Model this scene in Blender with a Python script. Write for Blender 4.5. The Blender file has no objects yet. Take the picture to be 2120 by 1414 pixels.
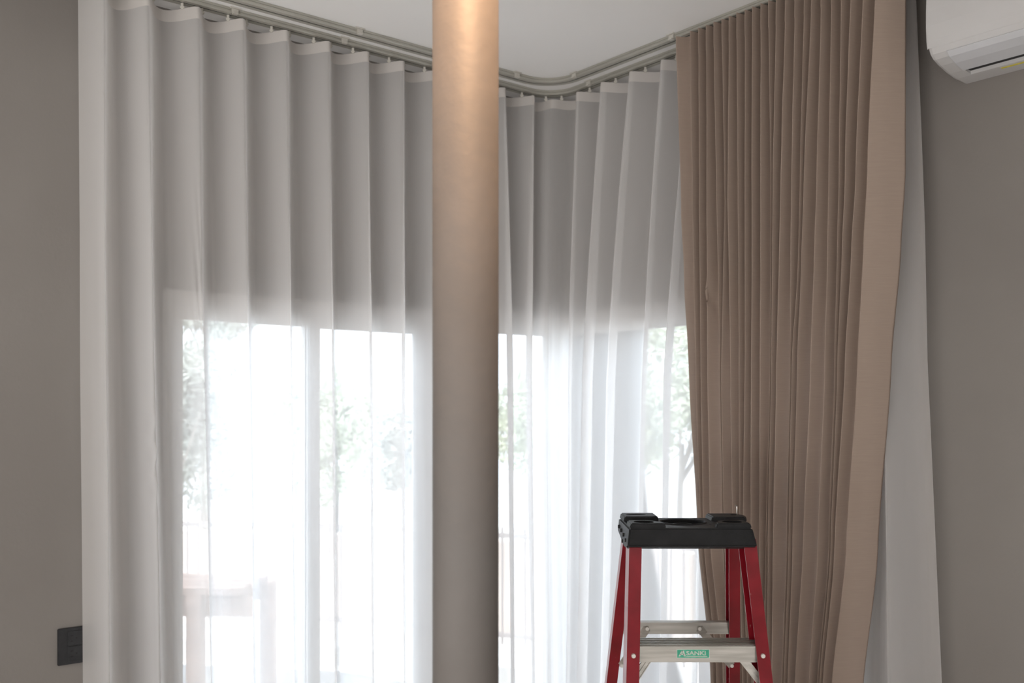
import bpy, bmesh, math, random
from mathutils import Vector, Matrix, noise
random.seed(4)
PI = math.pi
scene = bpy.context.scene
COL = scene.collection

# ------------------------------------------------------------------ camera, world, light, exposure
F = 2023.0                       # focal length in pixels of the 2120 px wide frame
EYE = 1.70
cam_d = bpy.data.cameras.new('camera'); cam = bpy.data.objects.new('camera', cam_d); COL.objects.link(cam)
cam.location = (0, 0, EYE); cam.rotation_euler = (PI/2, 0, 0)
cam_d.sensor_width = 36.0; cam_d.lens = 36.0*F/2120.0
cam_d.shift_y = 141.0/2120.0
cam_d.dof.use_dof = True; cam_d.dof.focus_distance = 2.75; cam_d.dof.aperture_fstop = 3.6
cam_d.clip_start = 0.05
scene.camera = cam

scene.view_settings.view_transform = 'Standard'
scene.view_settings.look = 'None'
scene.view_settings.gamma = 1.0
scene.view_settings.use_curve_mapping = False
scene.view_settings.exposure = 0.0
cy = scene.cycles
cy.use_denoising = True
cy.max_bounces = 12; cy.diffuse_bounces = 6; cy.transparent_max_bounces = 32; cy.transmission_bounces = 8
cy.sample_clamp_indirect = 6.0
cy.caustics_reflective = False; cy.caustics_refractive = False

world = bpy.data.worlds.new('overcast_sky'); scene.world = world; world.use_nodes = True
wn = world.node_tree; wn.nodes.clear()
bg = wn.nodes.new('ShaderNodeBackground'); wo = wn.nodes.new('ShaderNodeOutputWorld')
bg.inputs['Color'].default_value = (0.83, 0.91, 1.0, 1); bg.inputs['Strength'].default_value = 5.4
wn.links.new(bg.outputs[0], wo.inputs[0])

# ------------------------------------------------------------------ room frame (two walls meeting at CORNER)
A = Vector((0.779, 0.627)).normalized()      # along the left window wall, towards the corner
N = Vector((A.y, -A.x))                      # along the right window wall, away from the corner (also: out of the left wall, into the room)
CX, CZ = 0.1935, 4.23
H_CEIL = EYE + 1.302
THW = 0.20
ROOM = 5.6

def L(x, y, z):                 # room frame: left wall is y=0, right wall is x=0, the room is x<0, y<0
    return Vector((CX + A.x*x - N.x*y, CZ + A.y*x - N.y*y, z))
def U(px): return (px-1060.0)/F
def xA(px, c=0.0):              # where the sight line of a column of pixels meets the plane y=c (parallel to the left wall)
    u = U(px); k = -CX*N.x - CZ*N.y
    z = (c + k)/(-u*N.x - N.y)
    return (u*z-CX)*A.x + (z-CZ)*A.y
def yB(px, c=0.0):              # same for the plane x=c (parallel to the right wall)
    u = U(px); k = CX*A.x + CZ*A.y
    z = (c + k)/(u*A.x + A.y)
    return -((u*z-CX)*N.x + (z-CZ)*N.y)

def rear_fill(loc, aim, w, h, e):  # unseen fill light, added behind the camera to brighten ceiling and room
    ld = bpy.data.lights.new('rear_fill_light', 'AREA'); ld.shape = 'RECTANGLE'; ld.size = w; ld.size_y = h; ld.energy = e; ld.color = (1.0, 0.965, 0.93)
    o = bpy.data.objects.new('rear_fill_light', ld); COL.objects.link(o); o.location = loc
    o.rotation_euler = (aim-Vector(loc)).to_track_quat('-Z', 'Y').to_euler()
rear_fill(L(-4.6, -2.8, 1.0), L(-3.1, -2.4, 3.4), 2.6, 2.0, 94)
rear_fill(L(-2.8, -4.8, 1.0), L(-2.4, -3.2, 3.4), 2.6, 2.0, 30)
sun_d = bpy.data.lights.new('sun', 'SUN'); sun_d.energy = 8.5; sun_d.angle = math.radians(3); sun_d.color = (1.0, .97, .92)
sun = bpy.data.objects.new('sun', sun_d); COL.objects.link(sun)
sun.rotation_euler = Vector((.25, .38, -1.3)).to_track_quat('-Z', 'Y').to_euler()

# ------------------------------------------------------------------ materials
def principled(name, col, rough=0.6, metal=0.0, spec=0.5):
    m = bpy.data.materials.new(name); m.use_nodes = True
    b = m.node_tree.nodes['Principled BSDF']
    b.inputs['Base Color'].default_value = (*col, 1); b.inputs['Roughness'].default_value = rough
    b.inputs['Metallic'].default_value = metal; b.inputs['Specular IOR Level'].default_value = spec
    return m
def nodes(m): return m.node_tree.nodes, m.node_tree.links, m.node_tree.nodes['Principled BSDF']
def vary(m, c1, c2, scale=3.0, detail=4, stretch=(1, 1, 1), bump=0.0, bscale=None, contrast=(0.35, 0.65)):
    n, l, b = nodes(m)
    tc = n.new('ShaderNodeTexCoord'); mp = n.new('ShaderNodeMapping'); mp.inputs['Scale'].default_value = stretch
    nt = n.new('ShaderNodeTexNoise'); nt.inputs['Scale'].default_value = scale; nt.inputs['Detail'].default_value = detail
    cr = n.new('ShaderNodeValToRGB'); cr.color_ramp.elements[0].position = contrast[0]; cr.color_ramp.elements[1].position = contrast[1]
    cr.color_ramp.elements[0].color = (*c1, 1); cr.color_ramp.elements[1].color = (*c2, 1)
    l.new(tc.outputs['Object'], mp.inputs[0]); l.new(mp.outputs[0], nt.inputs['Vector']); l.new(nt.outputs['Fac'], cr.inputs[0])
    l.new(cr.outputs[0], b.inputs['Base Color'])
    if bump:
        n2 = n.new('ShaderNodeTexNoise'); n2.inputs['Scale'].default_value = bscale or scale*10; n2.inputs['Detail'].default_value = 5
        l.new(mp.outputs[0], n2.inputs['Vector'])
        bp = n.new('ShaderNodeBump'); bp.inputs['Strength'].default_value = bump; bp.inputs['Distance'].default_value = 0.004
        l.new(n2.outputs['Fac'], bp.inputs['Height']); l.new(bp.outputs[0], b.inputs['Normal'])
    return m

M = {}
M['wall'] = vary(principled('wall_paint', (.5, .46, .42), .85, spec=.2), (.235, .217, .203), (.265, .247, .231), 1.2, bump=.12, bscale=90)
M['ceiling'] = vary(principled('ceiling_paint', (.8, .79, .77), .9, spec=.1), (.86, .855, .845), (.88, .875, .865), 1.0, bump=.05, bscale=60)
M['floor'] = vary(principled('floor_tile', (.42, .4, .38), .35), (.66, .64, .61), (.73, .71, .68), 2.0)
M['column'] = vary(principled('column_paint', (.6, .57, .54), .62, spec=.3), (.155, .142, .133), (.17, .156, .147), 6.0, bump=.35, bscale=34)
M['frame'] = vary(principled('window_frame_metal', (.5, .49, .47), .45), (.56, .54, .52), (.62, .60, .575), 4)
M['track'] = vary(principled('curtain_rail_aluminium', (.62, .61, .57), .38, .35), (.42, .41, .365), (.48, .47, .42), 5, stretch=(1, 1, 10))
M['slot'] = principled('rail_slot_dark', (.025, .025, .022), .8)
M['clip'] = principled('clip_plastic', (.60, .58, .53), .45)
M['ac'] = vary(principled('air_conditioner_plastic', (.72, .72, .72), .32), (.56, .55, .55), (.60, .595, .595), 3)
M['ac_flap'] = vary(principled('air_conditioner_flap_plastic', (.78, .79, .80), .25), (.60, .61, .63), (.64, .65, .68), 3)
M['dark'] = principled('dark_recess', (.015, .015, .016), .7)
M['yellow'] = vary(principled('yellow_print', (.75, .62, .04), .5), (.72, .60, .03), (.85, .75, .15), 120)
M['socket'] = vary(principled('socket_black_plastic', (.022, .023, .026), .38), (.02, .021, .024), (.03, .031, .034), 40)
M['cap'] = vary(principled('ladder_cap_plastic', (.02, .021, .023), .5, spec=.28), (.006, .0065, .0075), (.013, .0135, .015), 22, bump=.15, bscale=260)
M['alu'] = vary(principled('ladder_aluminium', (.62, .60, .56), .36, .75), (.36, .345, .315), (.50, .48, .445), 6, stretch=(1, 14, 14))
M['rivet'] = principled('rivet_steel', (.66, .64, .60), .35, .5)
M['steel'] = principled('hex_key_steel', (.75, .72, .66), .2, 1.0)
M['green'] = vary(principled('sticker_green', (.05, .42, .27), .5), (.04, .36, .23), (.10, .5, .34), 90)
M['print'] = vary(principled('sticker_white_print', (.62, .66, .60), .5), (.55, .60, .54), (.68, .72, .66), 150)

def red_rail():
    m = principled('ladder_red_fibreglass', (.3, .01, .02), .28)
    n, l, b = nodes(m)
    tc = n.new('ShaderNodeTexCoord')
    nt = n.new('ShaderNodeTexNoise'); nt.inputs['Scale'].default_value = 14; nt.inputs['Detail'].default_value = 8
    cr = n.new('ShaderNodeValToRGB'); e = cr.color_ramp.elements
    e[0].position = .3; e[0].color = (.17, .004, .010, 1); e[1].position = .72; e[1].color = (.26, .007, .017, 1)
    sc = n.new('ShaderNodeTexNoise'); sc.inputs['Scale'].default_value = 55; sc.inputs['Detail'].default_value = 10
    cs = n.new('ShaderNodeValToRGB'); e = cs.color_ramp.elements
    e[0].position = .70; e[0].color = (0, 0, 0, 1); e[1].position = .76; e[1].color = (.5, .5, .5, 1)
    mx = n.new('ShaderNodeMix'); mx.data_type = 'RGBA'; mx.inputs['B'].default_value = (.5, .28, .27, 1)
    for q in (nt, sc): l.new(tc.outputs['Object'], q.inputs['Vector'])
    l.new(nt.outputs['Fac'], cr.inputs[0]); l.new(sc.outputs['Fac'], cs.inputs[0])
    l.new(cr.outputs[0], mx.inputs['A']); l.new(cs.outputs[0], mx.inputs['Factor'])
    l.new(mx.outputs['Result'], b.inputs['Base Color'])
    return m
M['red'] = red_rail()

def sheer(name, open0, col, tcol):
    """thin voile: openings between the threads (transparent), threads that scatter light back and through"""
    m = bpy.data.materials.new(name); m.use_nodes = True
    n = m.node_tree.nodes; l = m.node_tree.links; n.clear()
    out = n.new('ShaderNodeOutputMaterial'); mix = n.new('ShaderNodeMixShader'); tr = n.new('ShaderNodeBsdfTransparent')
    cloth = n.new('ShaderNodeMixShader'); cloth.inputs[0].default_value = 0.54
    df = n.new('ShaderNodeBsdfDiffuse'); df.inputs['Color'].default_value = (*col, 1)
    tl = n.new('ShaderNodeBsdfTranslucent'); tl.inputs['Color'].default_value = (*tcol, 1)
    g = n.new('ShaderNodeNewGeometry'); dt = n.new('ShaderNodeVectorMath'); dt.operation = 'DOT_PRODUCT'
    ab = n.new('ShaderNodeMath'); ab.operation = 'ABSOLUTE'
    mxm = n.new('ShaderNodeMath'); mxm.operation = 'MAXIMUM'; mxm.inputs[1].default_value = .28
    dv = n.new('ShaderNodeMath'); dv.operation = 'DIVIDE'; dv.inputs[0].default_value = 1.0
    pw = n.new('ShaderNodeMath'); pw.operation = 'POWER'; pw.inputs[0].default_value = open0
    l.new(g.outputs['Normal'], dt.inputs[0]); l.new(g.outputs['Incoming'], dt.inputs[1])
    l.new(dt.outputs['Value'], ab.inputs[0]); l.new(ab.outputs[0], mxm.inputs[0]); l.new(mxm.outputs[0], dv.inputs[1])
    l.new(dv.outputs[0], pw.inputs[1]); l.new(pw.outputs[0], mix.inputs[0])
    l.new(df.outputs[0], cloth.inputs[1]); l.new(tl.outputs[0], cloth.inputs[2])
    l.new(cloth.outputs[0], mix.inputs[1]); l.new(tr.outputs[0], mix.inputs[2]); l.new(mix.outputs[0], out.inputs[0])
    return m
M['sheer'] = sheer('sheer_voile', .31, (.88, .865, .855), (.95, .95, .955))
M['tape'] = sheer('sheer_heading_tape', .04, (.95, .91, .88), (.85, .84, .83))

def glass():
    m = bpy.data.materials.new('window_glass'); m.use_nodes = True
    n = m.node_tree.nodes; l = m.node_tree.links; n.clear()
    out = n.new('ShaderNodeOutputMaterial'); mix = n.new('ShaderNodeMixShader')
    tr = n.new('ShaderNodeBsdfTransparent'); tr.inputs[0].default_value = (.94, .955, .965, 1)
    gl = n.new('ShaderNodeBsdfGlossy'); gl.inputs['Roughness'].default_value = .02
    fr = n.new('ShaderNodeFresnel'); fr.inputs['IOR'].default_value = 1.45
    l.new(fr.outputs[0], mix.inputs[0]); l.new(tr.outputs[0], mix.inputs[1]); l.new(gl.outputs[0], mix.inputs[2]); l.new(mix.outputs[0], out.inputs[0])
    return m
M['glass'] = glass()

def linen():
    m = principled('taupe_linen', (.33, .245, .20), .92, spec=.15)
    n, l, b = nodes(m)
    tc = n.new('ShaderNodeTexCoord')
    mp = n.new('ShaderNodeMapping'); mp.inputs['Scale'].default_value = (18, 18, 420)
    w1 = n.new('ShaderNodeTexNoise'); w1.inputs['Scale'].default_value = 1.0; w1.inputs['Detail'].default_value = 3
    cr = n.new('ShaderNodeValToRGB'); e = cr.color_ramp.elements
    e[0].position = .3; e[0].color = (.42, .333, .28, 1); e[1].position = .7; e[1].color = (.445, .355, .296, 1)
    bp = n.new('ShaderNodeBump'); bp.inputs['Strength'].default_value = .25; bp.inputs['Distance'].default_value = .001
    l.new(tc.outputs['Object'], mp.inputs[0]); l.new(mp.outputs[0], w1.inputs['Vector']); l.new(w1.outputs['Fac'], cr.inputs[0])
    l.new(cr.outputs[0], b.inputs['Base Color']); l.new(w1.outputs['Fac'], bp.inputs['Height']); l.new(bp.outputs[0], b.inputs['Normal'])
    out = n['Material Output']; tl = n.new('ShaderNodeBsdfTranslucent'); mx = n.new('ShaderNodeMixShader'); mx.inputs[0].default_value = .22
    l.new(cr.outputs[0], tl.inputs['Color']); l.new(b.outputs[0], mx.inputs[1]); l.new(tl.outputs[0], mx.inputs[2]); l.new(mx.outputs[0], out.inputs[0])
    return m
M['linen'] = linen()
# outdoors
M['paving'] = vary(principled('pale_concrete', (.55, .54, .52), .9), (.72, .71, .69), (.80, .79, .77), .8, bump=.3, bscale=14)
M['asphalt'] = vary(principled('grey_lane', (.22, .23, .24), .9), (.19, .20, .21), (.26, .27, .28), 2, bump=.4, bscale=40)
M['kerb'] = vary(principled('white_kerb', (.75, .74, .72), .8), (.68, .67, .65), (.8, .79, .77), 2)
M['terracotta'] = vary(principled('terracotta_render', (.55, .33, .25), .9), (.68, .58, .52), (.78, .68, .62), 2)
M['fence'] = principled('fence_steel', (.42, .38, .37), .6)
M['timber'] = vary(principled('weathered_timber', (.17, .10, .08), .85), (.20, .14, .12), (.32, .23, .20), 5, stretch=(1, 1, 6), bump=.4, bscale=30)
M['bark'] = vary(principled('bark', (.12, .10, .08), .9), (.22, .20, .18), (.34, .31, .28), 9, stretch=(1, 1, .3), bump=.6, bscale=30)
M['leaf_dark'] = vary(principled('dark_leaf', (.2, .26, .16), .7), (.36, .38, .35), (.50, .53, .47), 2.5)
M['leaf_light'] = vary(principled('light_leaf', (.35, .42, .24), .7), (.46, .51, .40), (.66, .70, .54), 2.5)

# ------------------------------------------------------------------ object helpers
def link_mesh(name, me, mat, parent=None, smooth=False, kind=None, origin=None):
    o = bpy.data.objects.new(name, me); COL.objects.link(o)
    if mat: me.materials.append(mat)
    if smooth:
        for p in me.polygons: p.use_smooth = True
    off = None
    if parent is not None:
        w = parent_loc(parent); me.transform(Matrix.Translation(-w)); o.parent = parent
    elif origin is not None:
        me.transform(Matrix.Translation(-Vector(origin))); o.location = origin
    if kind: o['kind'] = kind
    return o
def parent_loc(p):
    w = Vector((0, 0, 0))
    while p is not None: w = w + Vector(p.location); p = p.parent
    return w
def mesh_from(verts, faces, name='mesh'):
    me = bpy.data.meshes.new(name); me.from_pydata([tuple(v) for v in verts], [], faces); me.update(); return me
def bm_mesh(bm, name='mesh', recalc=True):
    if recalc: bmesh.ops.recalc_face_normals(bm, faces=bm.faces)
    me = bpy.data.meshes.new(name); bm.to_mesh(me); bm.free(); return me
def tag(o, label=None, cat=None, group=None, kind=None):
    if label: o['label'] = label
    if cat: o['category'] = cat
    if group: o['group'] = group
    if kind: o['kind'] = kind
    return o
def empty(name, loc, label=None, cat=None, group=None, kind=None):
    o = bpy.data.objects.new(name, None); COL.objects.link(o); o.location = loc; o.empty_display_size = .05
    return tag(o, label, cat, group, kind)
def copy_tree(o, parent=None):
    c = o.copy(); COL.objects.link(c)
    if parent is not None: c.parent = parent
    for ch in list(o.children): copy_tree(ch, c)
    return c
def boxL(bm, x0, x1, y0, y1, z0, z1):        # box in the room frame
    vs = [bm.verts.new(L(x, y, z)) for x in (x0, x1) for y in (y0, y1) for z in (z0, z1)]
    for f in ((0, 1, 3, 2), (4, 6, 7, 5), (0, 4, 5, 1), (2, 3, 7, 6), (0, 2, 6, 4), (1, 5, 7, 3)): bm.faces.new([vs[i] for i in f])
def boxW(bm, x0, x1, y0, y1, z0, z1):        # box in world axes
    vs = [bm.verts.new((x, y, z)) for x in (x0, x1) for y in (y0, y1) for z in (z0, z1)]
    for f in ((0, 1, 3, 2), (4, 6, 7, 5), (0, 4, 5, 1), (2, 3, 7, 6), (0, 2, 6, 4), (1, 5, 7, 3)): bm.faces.new([vs[i] for i in f])
def hexa(bm, p):                              # 8 points: bottom ring 0-3, top ring 4-7
    vs = [bm.verts.new(q) for q in p]
    for f in ((3, 2, 1, 0), (4, 5, 6, 7), (0, 1, 5, 4), (1, 2, 6, 5), (2, 3, 7, 6), (3, 0, 4, 7)): bm.faces.new([vs[i] for i in f])
def bar(bm, p, q, w, t, up=Vector((0, 0, 1))):  # rectangular bar p->q, width w across, thickness t along 'up'-ish
    p = Vector(p); q = Vector(q); d = (q-p).normalized(); s = d.cross(up).normalized(); v = s.cross(d).normalized()
    hexa(bm, [p-s*w/2-v*t/2, p+s*w/2-v*t/2, p+s*w/2+v*t/2, p-s*w/2+v*t/2, q-s*w/2-v*t/2, q+s*w/2-v*t/2, q+s*w/2+v*t/2, q-s*w/2+v*t/2])
def tube(bm, p, q, r0, r1=None, seg=16, caps=True):
    r1 = r0 if r1 is None else r1; p = Vector(p); q = Vector(q); d = (q-p).normalized()
    s = d.orthogonal().normalized(); v = d.cross(s)
    a = [bm.verts.new(p+(s*math.cos(2*PI*i/seg)+v*math.sin(2*PI*i/seg))*r0) for i in range(seg)]
    b = [bm.verts.new(q+(s*math.cos(2*PI*i/seg)+v*math.sin(2*PI*i/seg))*r1) for i in range(seg)]
    for i in range(seg): bm.faces.new((a[i], a[(i+1) % seg], b[(i+1) % seg], b[i]))
    if caps: bm.faces.new(a[::-1]); bm.faces.new(b)
def part_box(name, mat, parent, dims, bevel=0.0, kind=None):
    bm = bmesh.new(); boxL(bm, *dims)
    if bevel: bmesh.ops.bevel(bm, geom=bm.edges[:], offset=bevel, segments=2, affect='EDGES', profile=.6)
    return link_mesh(name, bm_mesh(bm), mat, parent, kind=kind)
def boolean(me, cutters):
    """cut the cutter meshes out of me and return the new mesh"""
    o = bpy.data.objects.new('tmp', me); COL.objects.link(o); tmp = []
    for c in cutters:
        co = bpy.data.objects.new('cut', c); COL.objects.link(co); tmp.append(co)
        md = o.modifiers.new('b', 'BOOLEAN'); md.operation = 'DIFFERENCE'; md.object = co; md.solver = 'EXACT'
    bpy.context.view_layer.update()
    dg = bpy.context.evaluated_depsgraph_get(); res = bpy.data.meshes.new_from_object(o.evaluated_get(dg))
    for q in tmp+[o]: bpy.data.objects.remove(q, do_unlink=True)
    res.materials.clear()
    return res
def cyl_mesh(p, q, r, seg=32, r1=None):
    bm = bmesh.new(); tube(bm, p, q, r, r1, seg); return bm_mesh(bm)

# ------------------------------------------------------------------ the room shell
HEAD1 = EYE + .298; HEAD2 = EYE + .318
FR = .045; SA = .049            # frame and sash widths
W1L = xA(335); W1R = xA(885) + .062          # sliding window in the left wall
W2L = xA(1018)                               # corner window, left leg
W3R = yB(1812)                               # corner window, right leg (its far jamb)
T1 = HEAD1 + FR + SA; T2 = HEAD2 + FR + SA

bm = bmesh.new()
boxL(bm, -ROOM, W1L, 0, THW, 0, H_CEIL)
boxL(bm, W1L, W1R, 0, THW, T1, H_CEIL)
boxL(bm, W1R, W2L, 0, THW, 0, H_CEIL)
boxL(bm, W2L, 0, 0, THW, T2, H_CEIL)
tag(link_mesh('wall_left', bm_mesh(bm), M['wall']), kind='structure')
bm = bmesh.new()
boxL(bm, 0, THW, -ROOM, W3R, 0, H_CEIL)
boxL(bm, 0, THW, W3R, THW, T2, H_CEIL)
tag(link_mesh('wall_right', bm_mesh(bm), M['wall']), kind='structure')
bm = bmesh.new(); boxL(bm, -ROOM-.2, -ROOM, -ROOM-.2, THW, 0, H_CEIL)
tag(link_mesh('wall_back', bm_mesh(bm), M['wall']), kind='structure')
bm = bmesh.new(); boxL(bm, -ROOM, THW, -ROOM-.2, -ROOM, 0, H_CEIL)
tag(link_mesh('wall_front', bm_mesh(bm), M['wall']), kind='structure')
bm = bmesh.new(); boxL(bm, -ROOM-.2, THW, -ROOM-.2, THW, H_CEIL, H_CEIL+.15)
tag(link_mesh('ceiling', bm_mesh(bm), M['ceiling']), kind='structure')
bm = bmesh.new(); boxL(bm, -ROOM-.2, THW, -ROOM-.2, THW, -.15, 0)
tag(link_mesh('floor', bm_mesh(bm), M['floor']), kind='structure')
# flat band, darker than the wall, around the sliding window
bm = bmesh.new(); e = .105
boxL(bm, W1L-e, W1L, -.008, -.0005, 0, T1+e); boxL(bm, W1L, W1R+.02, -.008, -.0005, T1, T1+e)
M['band'] = vary(principled('band_grey', (.34, .32, .30), .8, spec=.2), (.17, .16, .15), (.20, .19, .18), 1.5)
tag(link_mesh('dark_band_1', bm_mesh(bm), M['band']), kind='structure')

def window_root(name, loc):
    return empty(name, loc, kind='structure')
def sash(parent, x0, x1, y0, y1, z0, z1, axis='x', st=.05):
    """a sash: two stiles, two rails and a pane"""
    bm = bmesh.new()
    def bx(a0, a1, c0, c1):
        if axis == 'x': boxL(bm, a0, a1, y0, y1, c0, c1)
        else: boxL(bm, y0, y1, a0, a1, c0, c1)
    bx(x0, x0+st, z0, z1); bx(x1-st, x1, z0, z1); bx(x0+st, x1-st, z1-SA, z1); bx(x0+st, x1-st, z0, z0+.07)
    s = link_mesh('sash', bm_mesh(bm), M['frame'], parent)
    bm = bmesh.new(); ym = (y0+y1)/2
    a0, a1 = x0+st-.004, x1-st+.004
    if axis == 'x': boxL(bm, a0, a1, ym-.003, ym+.003, z0+.066, z1-SA+.004)
    else: boxL(bm, ym-.003, ym+.003, a0, a1, z0+.066, z1-SA+.004)
    link_mesh('pane', bm_mesh(bm), M['glass'], s)
    return s
# window 1: two sliding sashes in a frame
w1 = window_root('window_1', L(W1L, 0, 0))
part_box('window_frame', M['frame'], w1, (W1L, W1L+.03, 0.0, .085, 0, T1))
part_box('window_frame', M['frame'], w1, (W1R-.03, W1R, 0.0, .085, 0, T1))
part_box('window_frame', M['frame'], w1, (W1L+.03, W1R-.03, 0.0, .085, T1-FR, T1))
part_box('window_frame', M['frame'], w1, (W1L+.03, W1R-.03, 0.0, .085, 0, .03))
mL = xA(637); mR = xA(672)
sash(w1, W1L+.031, mL+.052, .006, .034, .031, T1-FR-.0005, st=xA(380)-W1L-.031)
sash(w1, mR-.055, W1R-.031, .044, .074, .031, T1-FR-.0005, st=.055)
# window 2: left leg of the corner window, window 3: its right leg
w2 = window_root('window_2', L(W2L, 0, 0))
part_box('window_frame', M['frame'], w2, (W2L, W2L+.02, .0, .085, 0, T2))
part_box('window_frame', M['frame'], w2, (W2L+.02, -.014, .0, .085, T2-FR, T2))
part_box('window_frame', M['frame'], w2, (W2L+.02, -.014, .0, .085, 0, .03))
part_box('corner_post', M['frame'], w2, (-.014, .014, -.0, .03, 0, T2))
sash(w2, W2L+.021, -.015, .02, .05, .031, T2-FR-.0005, st=.026)
w3 = window_root('window_3', L(0, W3R, 0))
part_box('window_frame', M['frame'], w3, (.0, .085, W3R, W3R+.03, 0, T2))
part_box('window_frame', M['frame'], w3, (.0, .085, W3R+.03, -.001, T2-FR, T2))
part_box('window_frame', M['frame'], w3, (.0, .085, W3R+.03, -.001, 0, .03))
mB = yB(1446)
sash(w3, mB-.05, -.002, .006, .034, .031, T2-FR-.0005, axis='y', st=.05 if False else .03)
sash(w3, W3R+.031, mB, .044, .074, .031, T2-FR-.0005, axis='y', st=.055)
part_box('mullion', M['frame'], w3, (.001, .04, mB-.075, mB, .03, T2-FR))

# ------------------------------------------------------------------ curtain rails: two rails that bend round the corner
R = .14
def path(d, s, off=0.0, dB=None):
    """plan point at arc length s (0 = start of the bend) of a rail d from the left wall, dB from the right wall; off = towards the room"""
    dB = d if dB is None else dB
    if s <= 0: return (-dB-R+s, -d-off)
    if s >= R*PI/2: return (-dB-off, -d-R-(s-R*PI/2))
    t = s/R; r = R-off
    return (-dB-R+r*math.sin(t), -d-R+r*math.cos(t))
ZT = EYE+1.284                        # underside of the rails
def rail(name, d, s0, s1, label):
    root = empty(name, L(*path(d, 0), H_CEIL), label, 'curtain rail')
    ss = [s0]+[i*R*PI/2/14 for i in range(0, 15)]+[s1]
    w = .0225; hs = .004; top = H_CEIL-.0005
    prof = [(-w, top), (-w, ZT+.003), (-w+.003, ZT), (-hs, ZT), (-hs, ZT+.008), (hs, ZT+.008), (hs, ZT), (w-.003, ZT), (w, ZT+.003), (w, ZT+.008), (w-.002, ZT+.0095), (w, ZT+.011), (w, top)]
    verts = []; faces = []; k = len(prof)
    for s in ss:
        for (o, z) in prof: verts.append(L(*path(d, s, o), z))
    for i in range(len(ss)-1):
        for j in range(k-1): a = i*k+j; faces.append((a, a+1, a+k+1, a+k))
        a = i*k; faces.append((a+k-1, a, a+k, a+2*k-1))
    faces.append(tuple(range(k))[::-1]); faces.append(tuple((len(ss)-1)*k+j for j in range(k)))
    bm = bmesh.new(); bm.from_mesh(mesh_from(verts, faces)); link_mesh('rail_profile', bm_mesh(bm), M['track'], root)
    verts = []; faces = []
    for s in ss:
        for (o, z) in ((-hs, ZT+.002), (hs, ZT+.002), (hs, ZT+.0078), (-hs, ZT+.0078)): verts.append(L(*path(d, s, o*.98), z))
    for i in range(len(ss)-1):
        for j in range(4): a = i*4+j; b = i*4+(j+1) % 4; faces.append((a, b, b+4, a+4))
    bm = bmesh.new(); bm.from_mesh(mesh_from(verts, faces)); link_mesh('slot_lining', bm_mesh(bm), M['slot'], root)
    return root
D_BACK, D_FRONT = .119, .225
rail_b = rail('curtain_rail', D_BACK, -2.35, 2.15, 'pale metal curtain rail nearer the windows, carrying the sheer curtain')
rail_f = rail('curtain_rail', D_FRONT, -2.35, 2.05, 'pale metal curtain rail nearer the room, carrying the taupe drape on its right leg')
def clip(root, d, s):
    bm = bmesh.new()
    def q(ds, o, z): return L(*path(d, s+ds, o), z)
    def blk(a0, a1, o0, o1, z0, z1):
        hexa(bm, [q(a0, o0, z0), q(a1, o0, z0), q(a1, o1, z0), q(a0, o1, z0), q(a0, o0, z1), q(a1, o0, z1), q(a1, o1, z1), q(a0, o1, z1)])
    blk(-.017, .017, .0225, .034, H_CEIL-.004, H_CEIL-.0008)
    blk(-.011, .011, .0232, .028, ZT+.001, H_CEIL-.0045)
    blk(-.008, .008, .020, .034, ZT-.0035, ZT+.0005)
    link_mesh('ceiling_clip', bm_mesh(bm), M['clip'], root)
S_A = lambda px, d, off=0.0: xA(px, -d-off) + d + R          # arc length of a sight line on the left leg
S_B = lambda px, d, off=0.0: -yB(px, -d-off) - d - R + R*PI/2
for px in (330, 737): clip(rail_f, D_FRONT, S_A(px, D_FRONT))
clip(rail_f, D_FRONT, -.06); clip(rail_f, D_FRONT, R*PI/2+.02)
for px in (1400, 1640): clip(rail_f, D_FRONT, S_B(px, D_FRONT))
for px in (480, 706): clip(rail_b, D_BACK, S_A(px, D_BACK))
clip(rail_b, D_BACK, S_B(1228, D_BACK))

# ------------------------------------------------------------------ sheer curtain
peaksA = [S_A(p, D_BACK, .035) for p in (213, 303, 407, 500, 590, 677, 757, 831)]
s11 = S_A(1102, D_BACK, .03)
mid = [peaksA[-1]+(s11-peaksA[-1])*k/4 for k in (1, 2, 3)]
s12 = R*PI/4
peaksB = [S_B(p, D_BACK, .035) for p in (1197, 1250, 1310, 1375)]
last = peaksB[-1]; send = S_B(1913, D_BACK, .0)
nrest = 7
rest = [last+(send-last)*k/nrest for k in range(1, nrest+1)]
TOP = peaksA+mid+[s11, s12]+peaksB+rest
Q0 = -.5; NP = len(TOP)
# sideways drift of every fold at the height of pixel row 760 and at row 1414 (metres along the rail)
D760 = [.008, .020, .020, .020, .018, .016, .016, .006, .01, .02, .045, -.015, -.03, -.055, -.11, -.125, -.10, -.13, -.10, -.05, .02, .05, .04, .025]
D1414 = [.018, .036, .043, .036, .030, .03, .03, .01, .02, .03, .055, .01, -.02, -.07, -.14, -.16, -.13, -.15, -.12, -.10, -.08, -.03, .06, .085]
def interp(tab, q):
    i = int(math.floor(q)); i = max(0, min(len(tab)-2, i)); f = q-i
    return tab[i]*(1-f)+tab[i+1]*f
def smooth_tab(tab, q):              # Catmull-Rom
    n = len(tab); i = int(math.floor(q)); i = max(0, min(n-2, i)); f = q-i
    p1, p2 = tab[i], tab[i+1]; p0 = tab[i-1] if i > 0 else 2*p1-p2; p3 = tab[i+2] if i+2 < n else 2*p2-p1
    if f < 0 or f > 1: return p1+(p2-p1)*f
    return .5*((2*p1)+(-p0+p2)*f+(2*p0-5*p1+4*p2-p3)*f*f+(-p0+3*p1-3*p2+p3)*f**3)
HT = ZT-.020                          # top hem of the sheer
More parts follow.
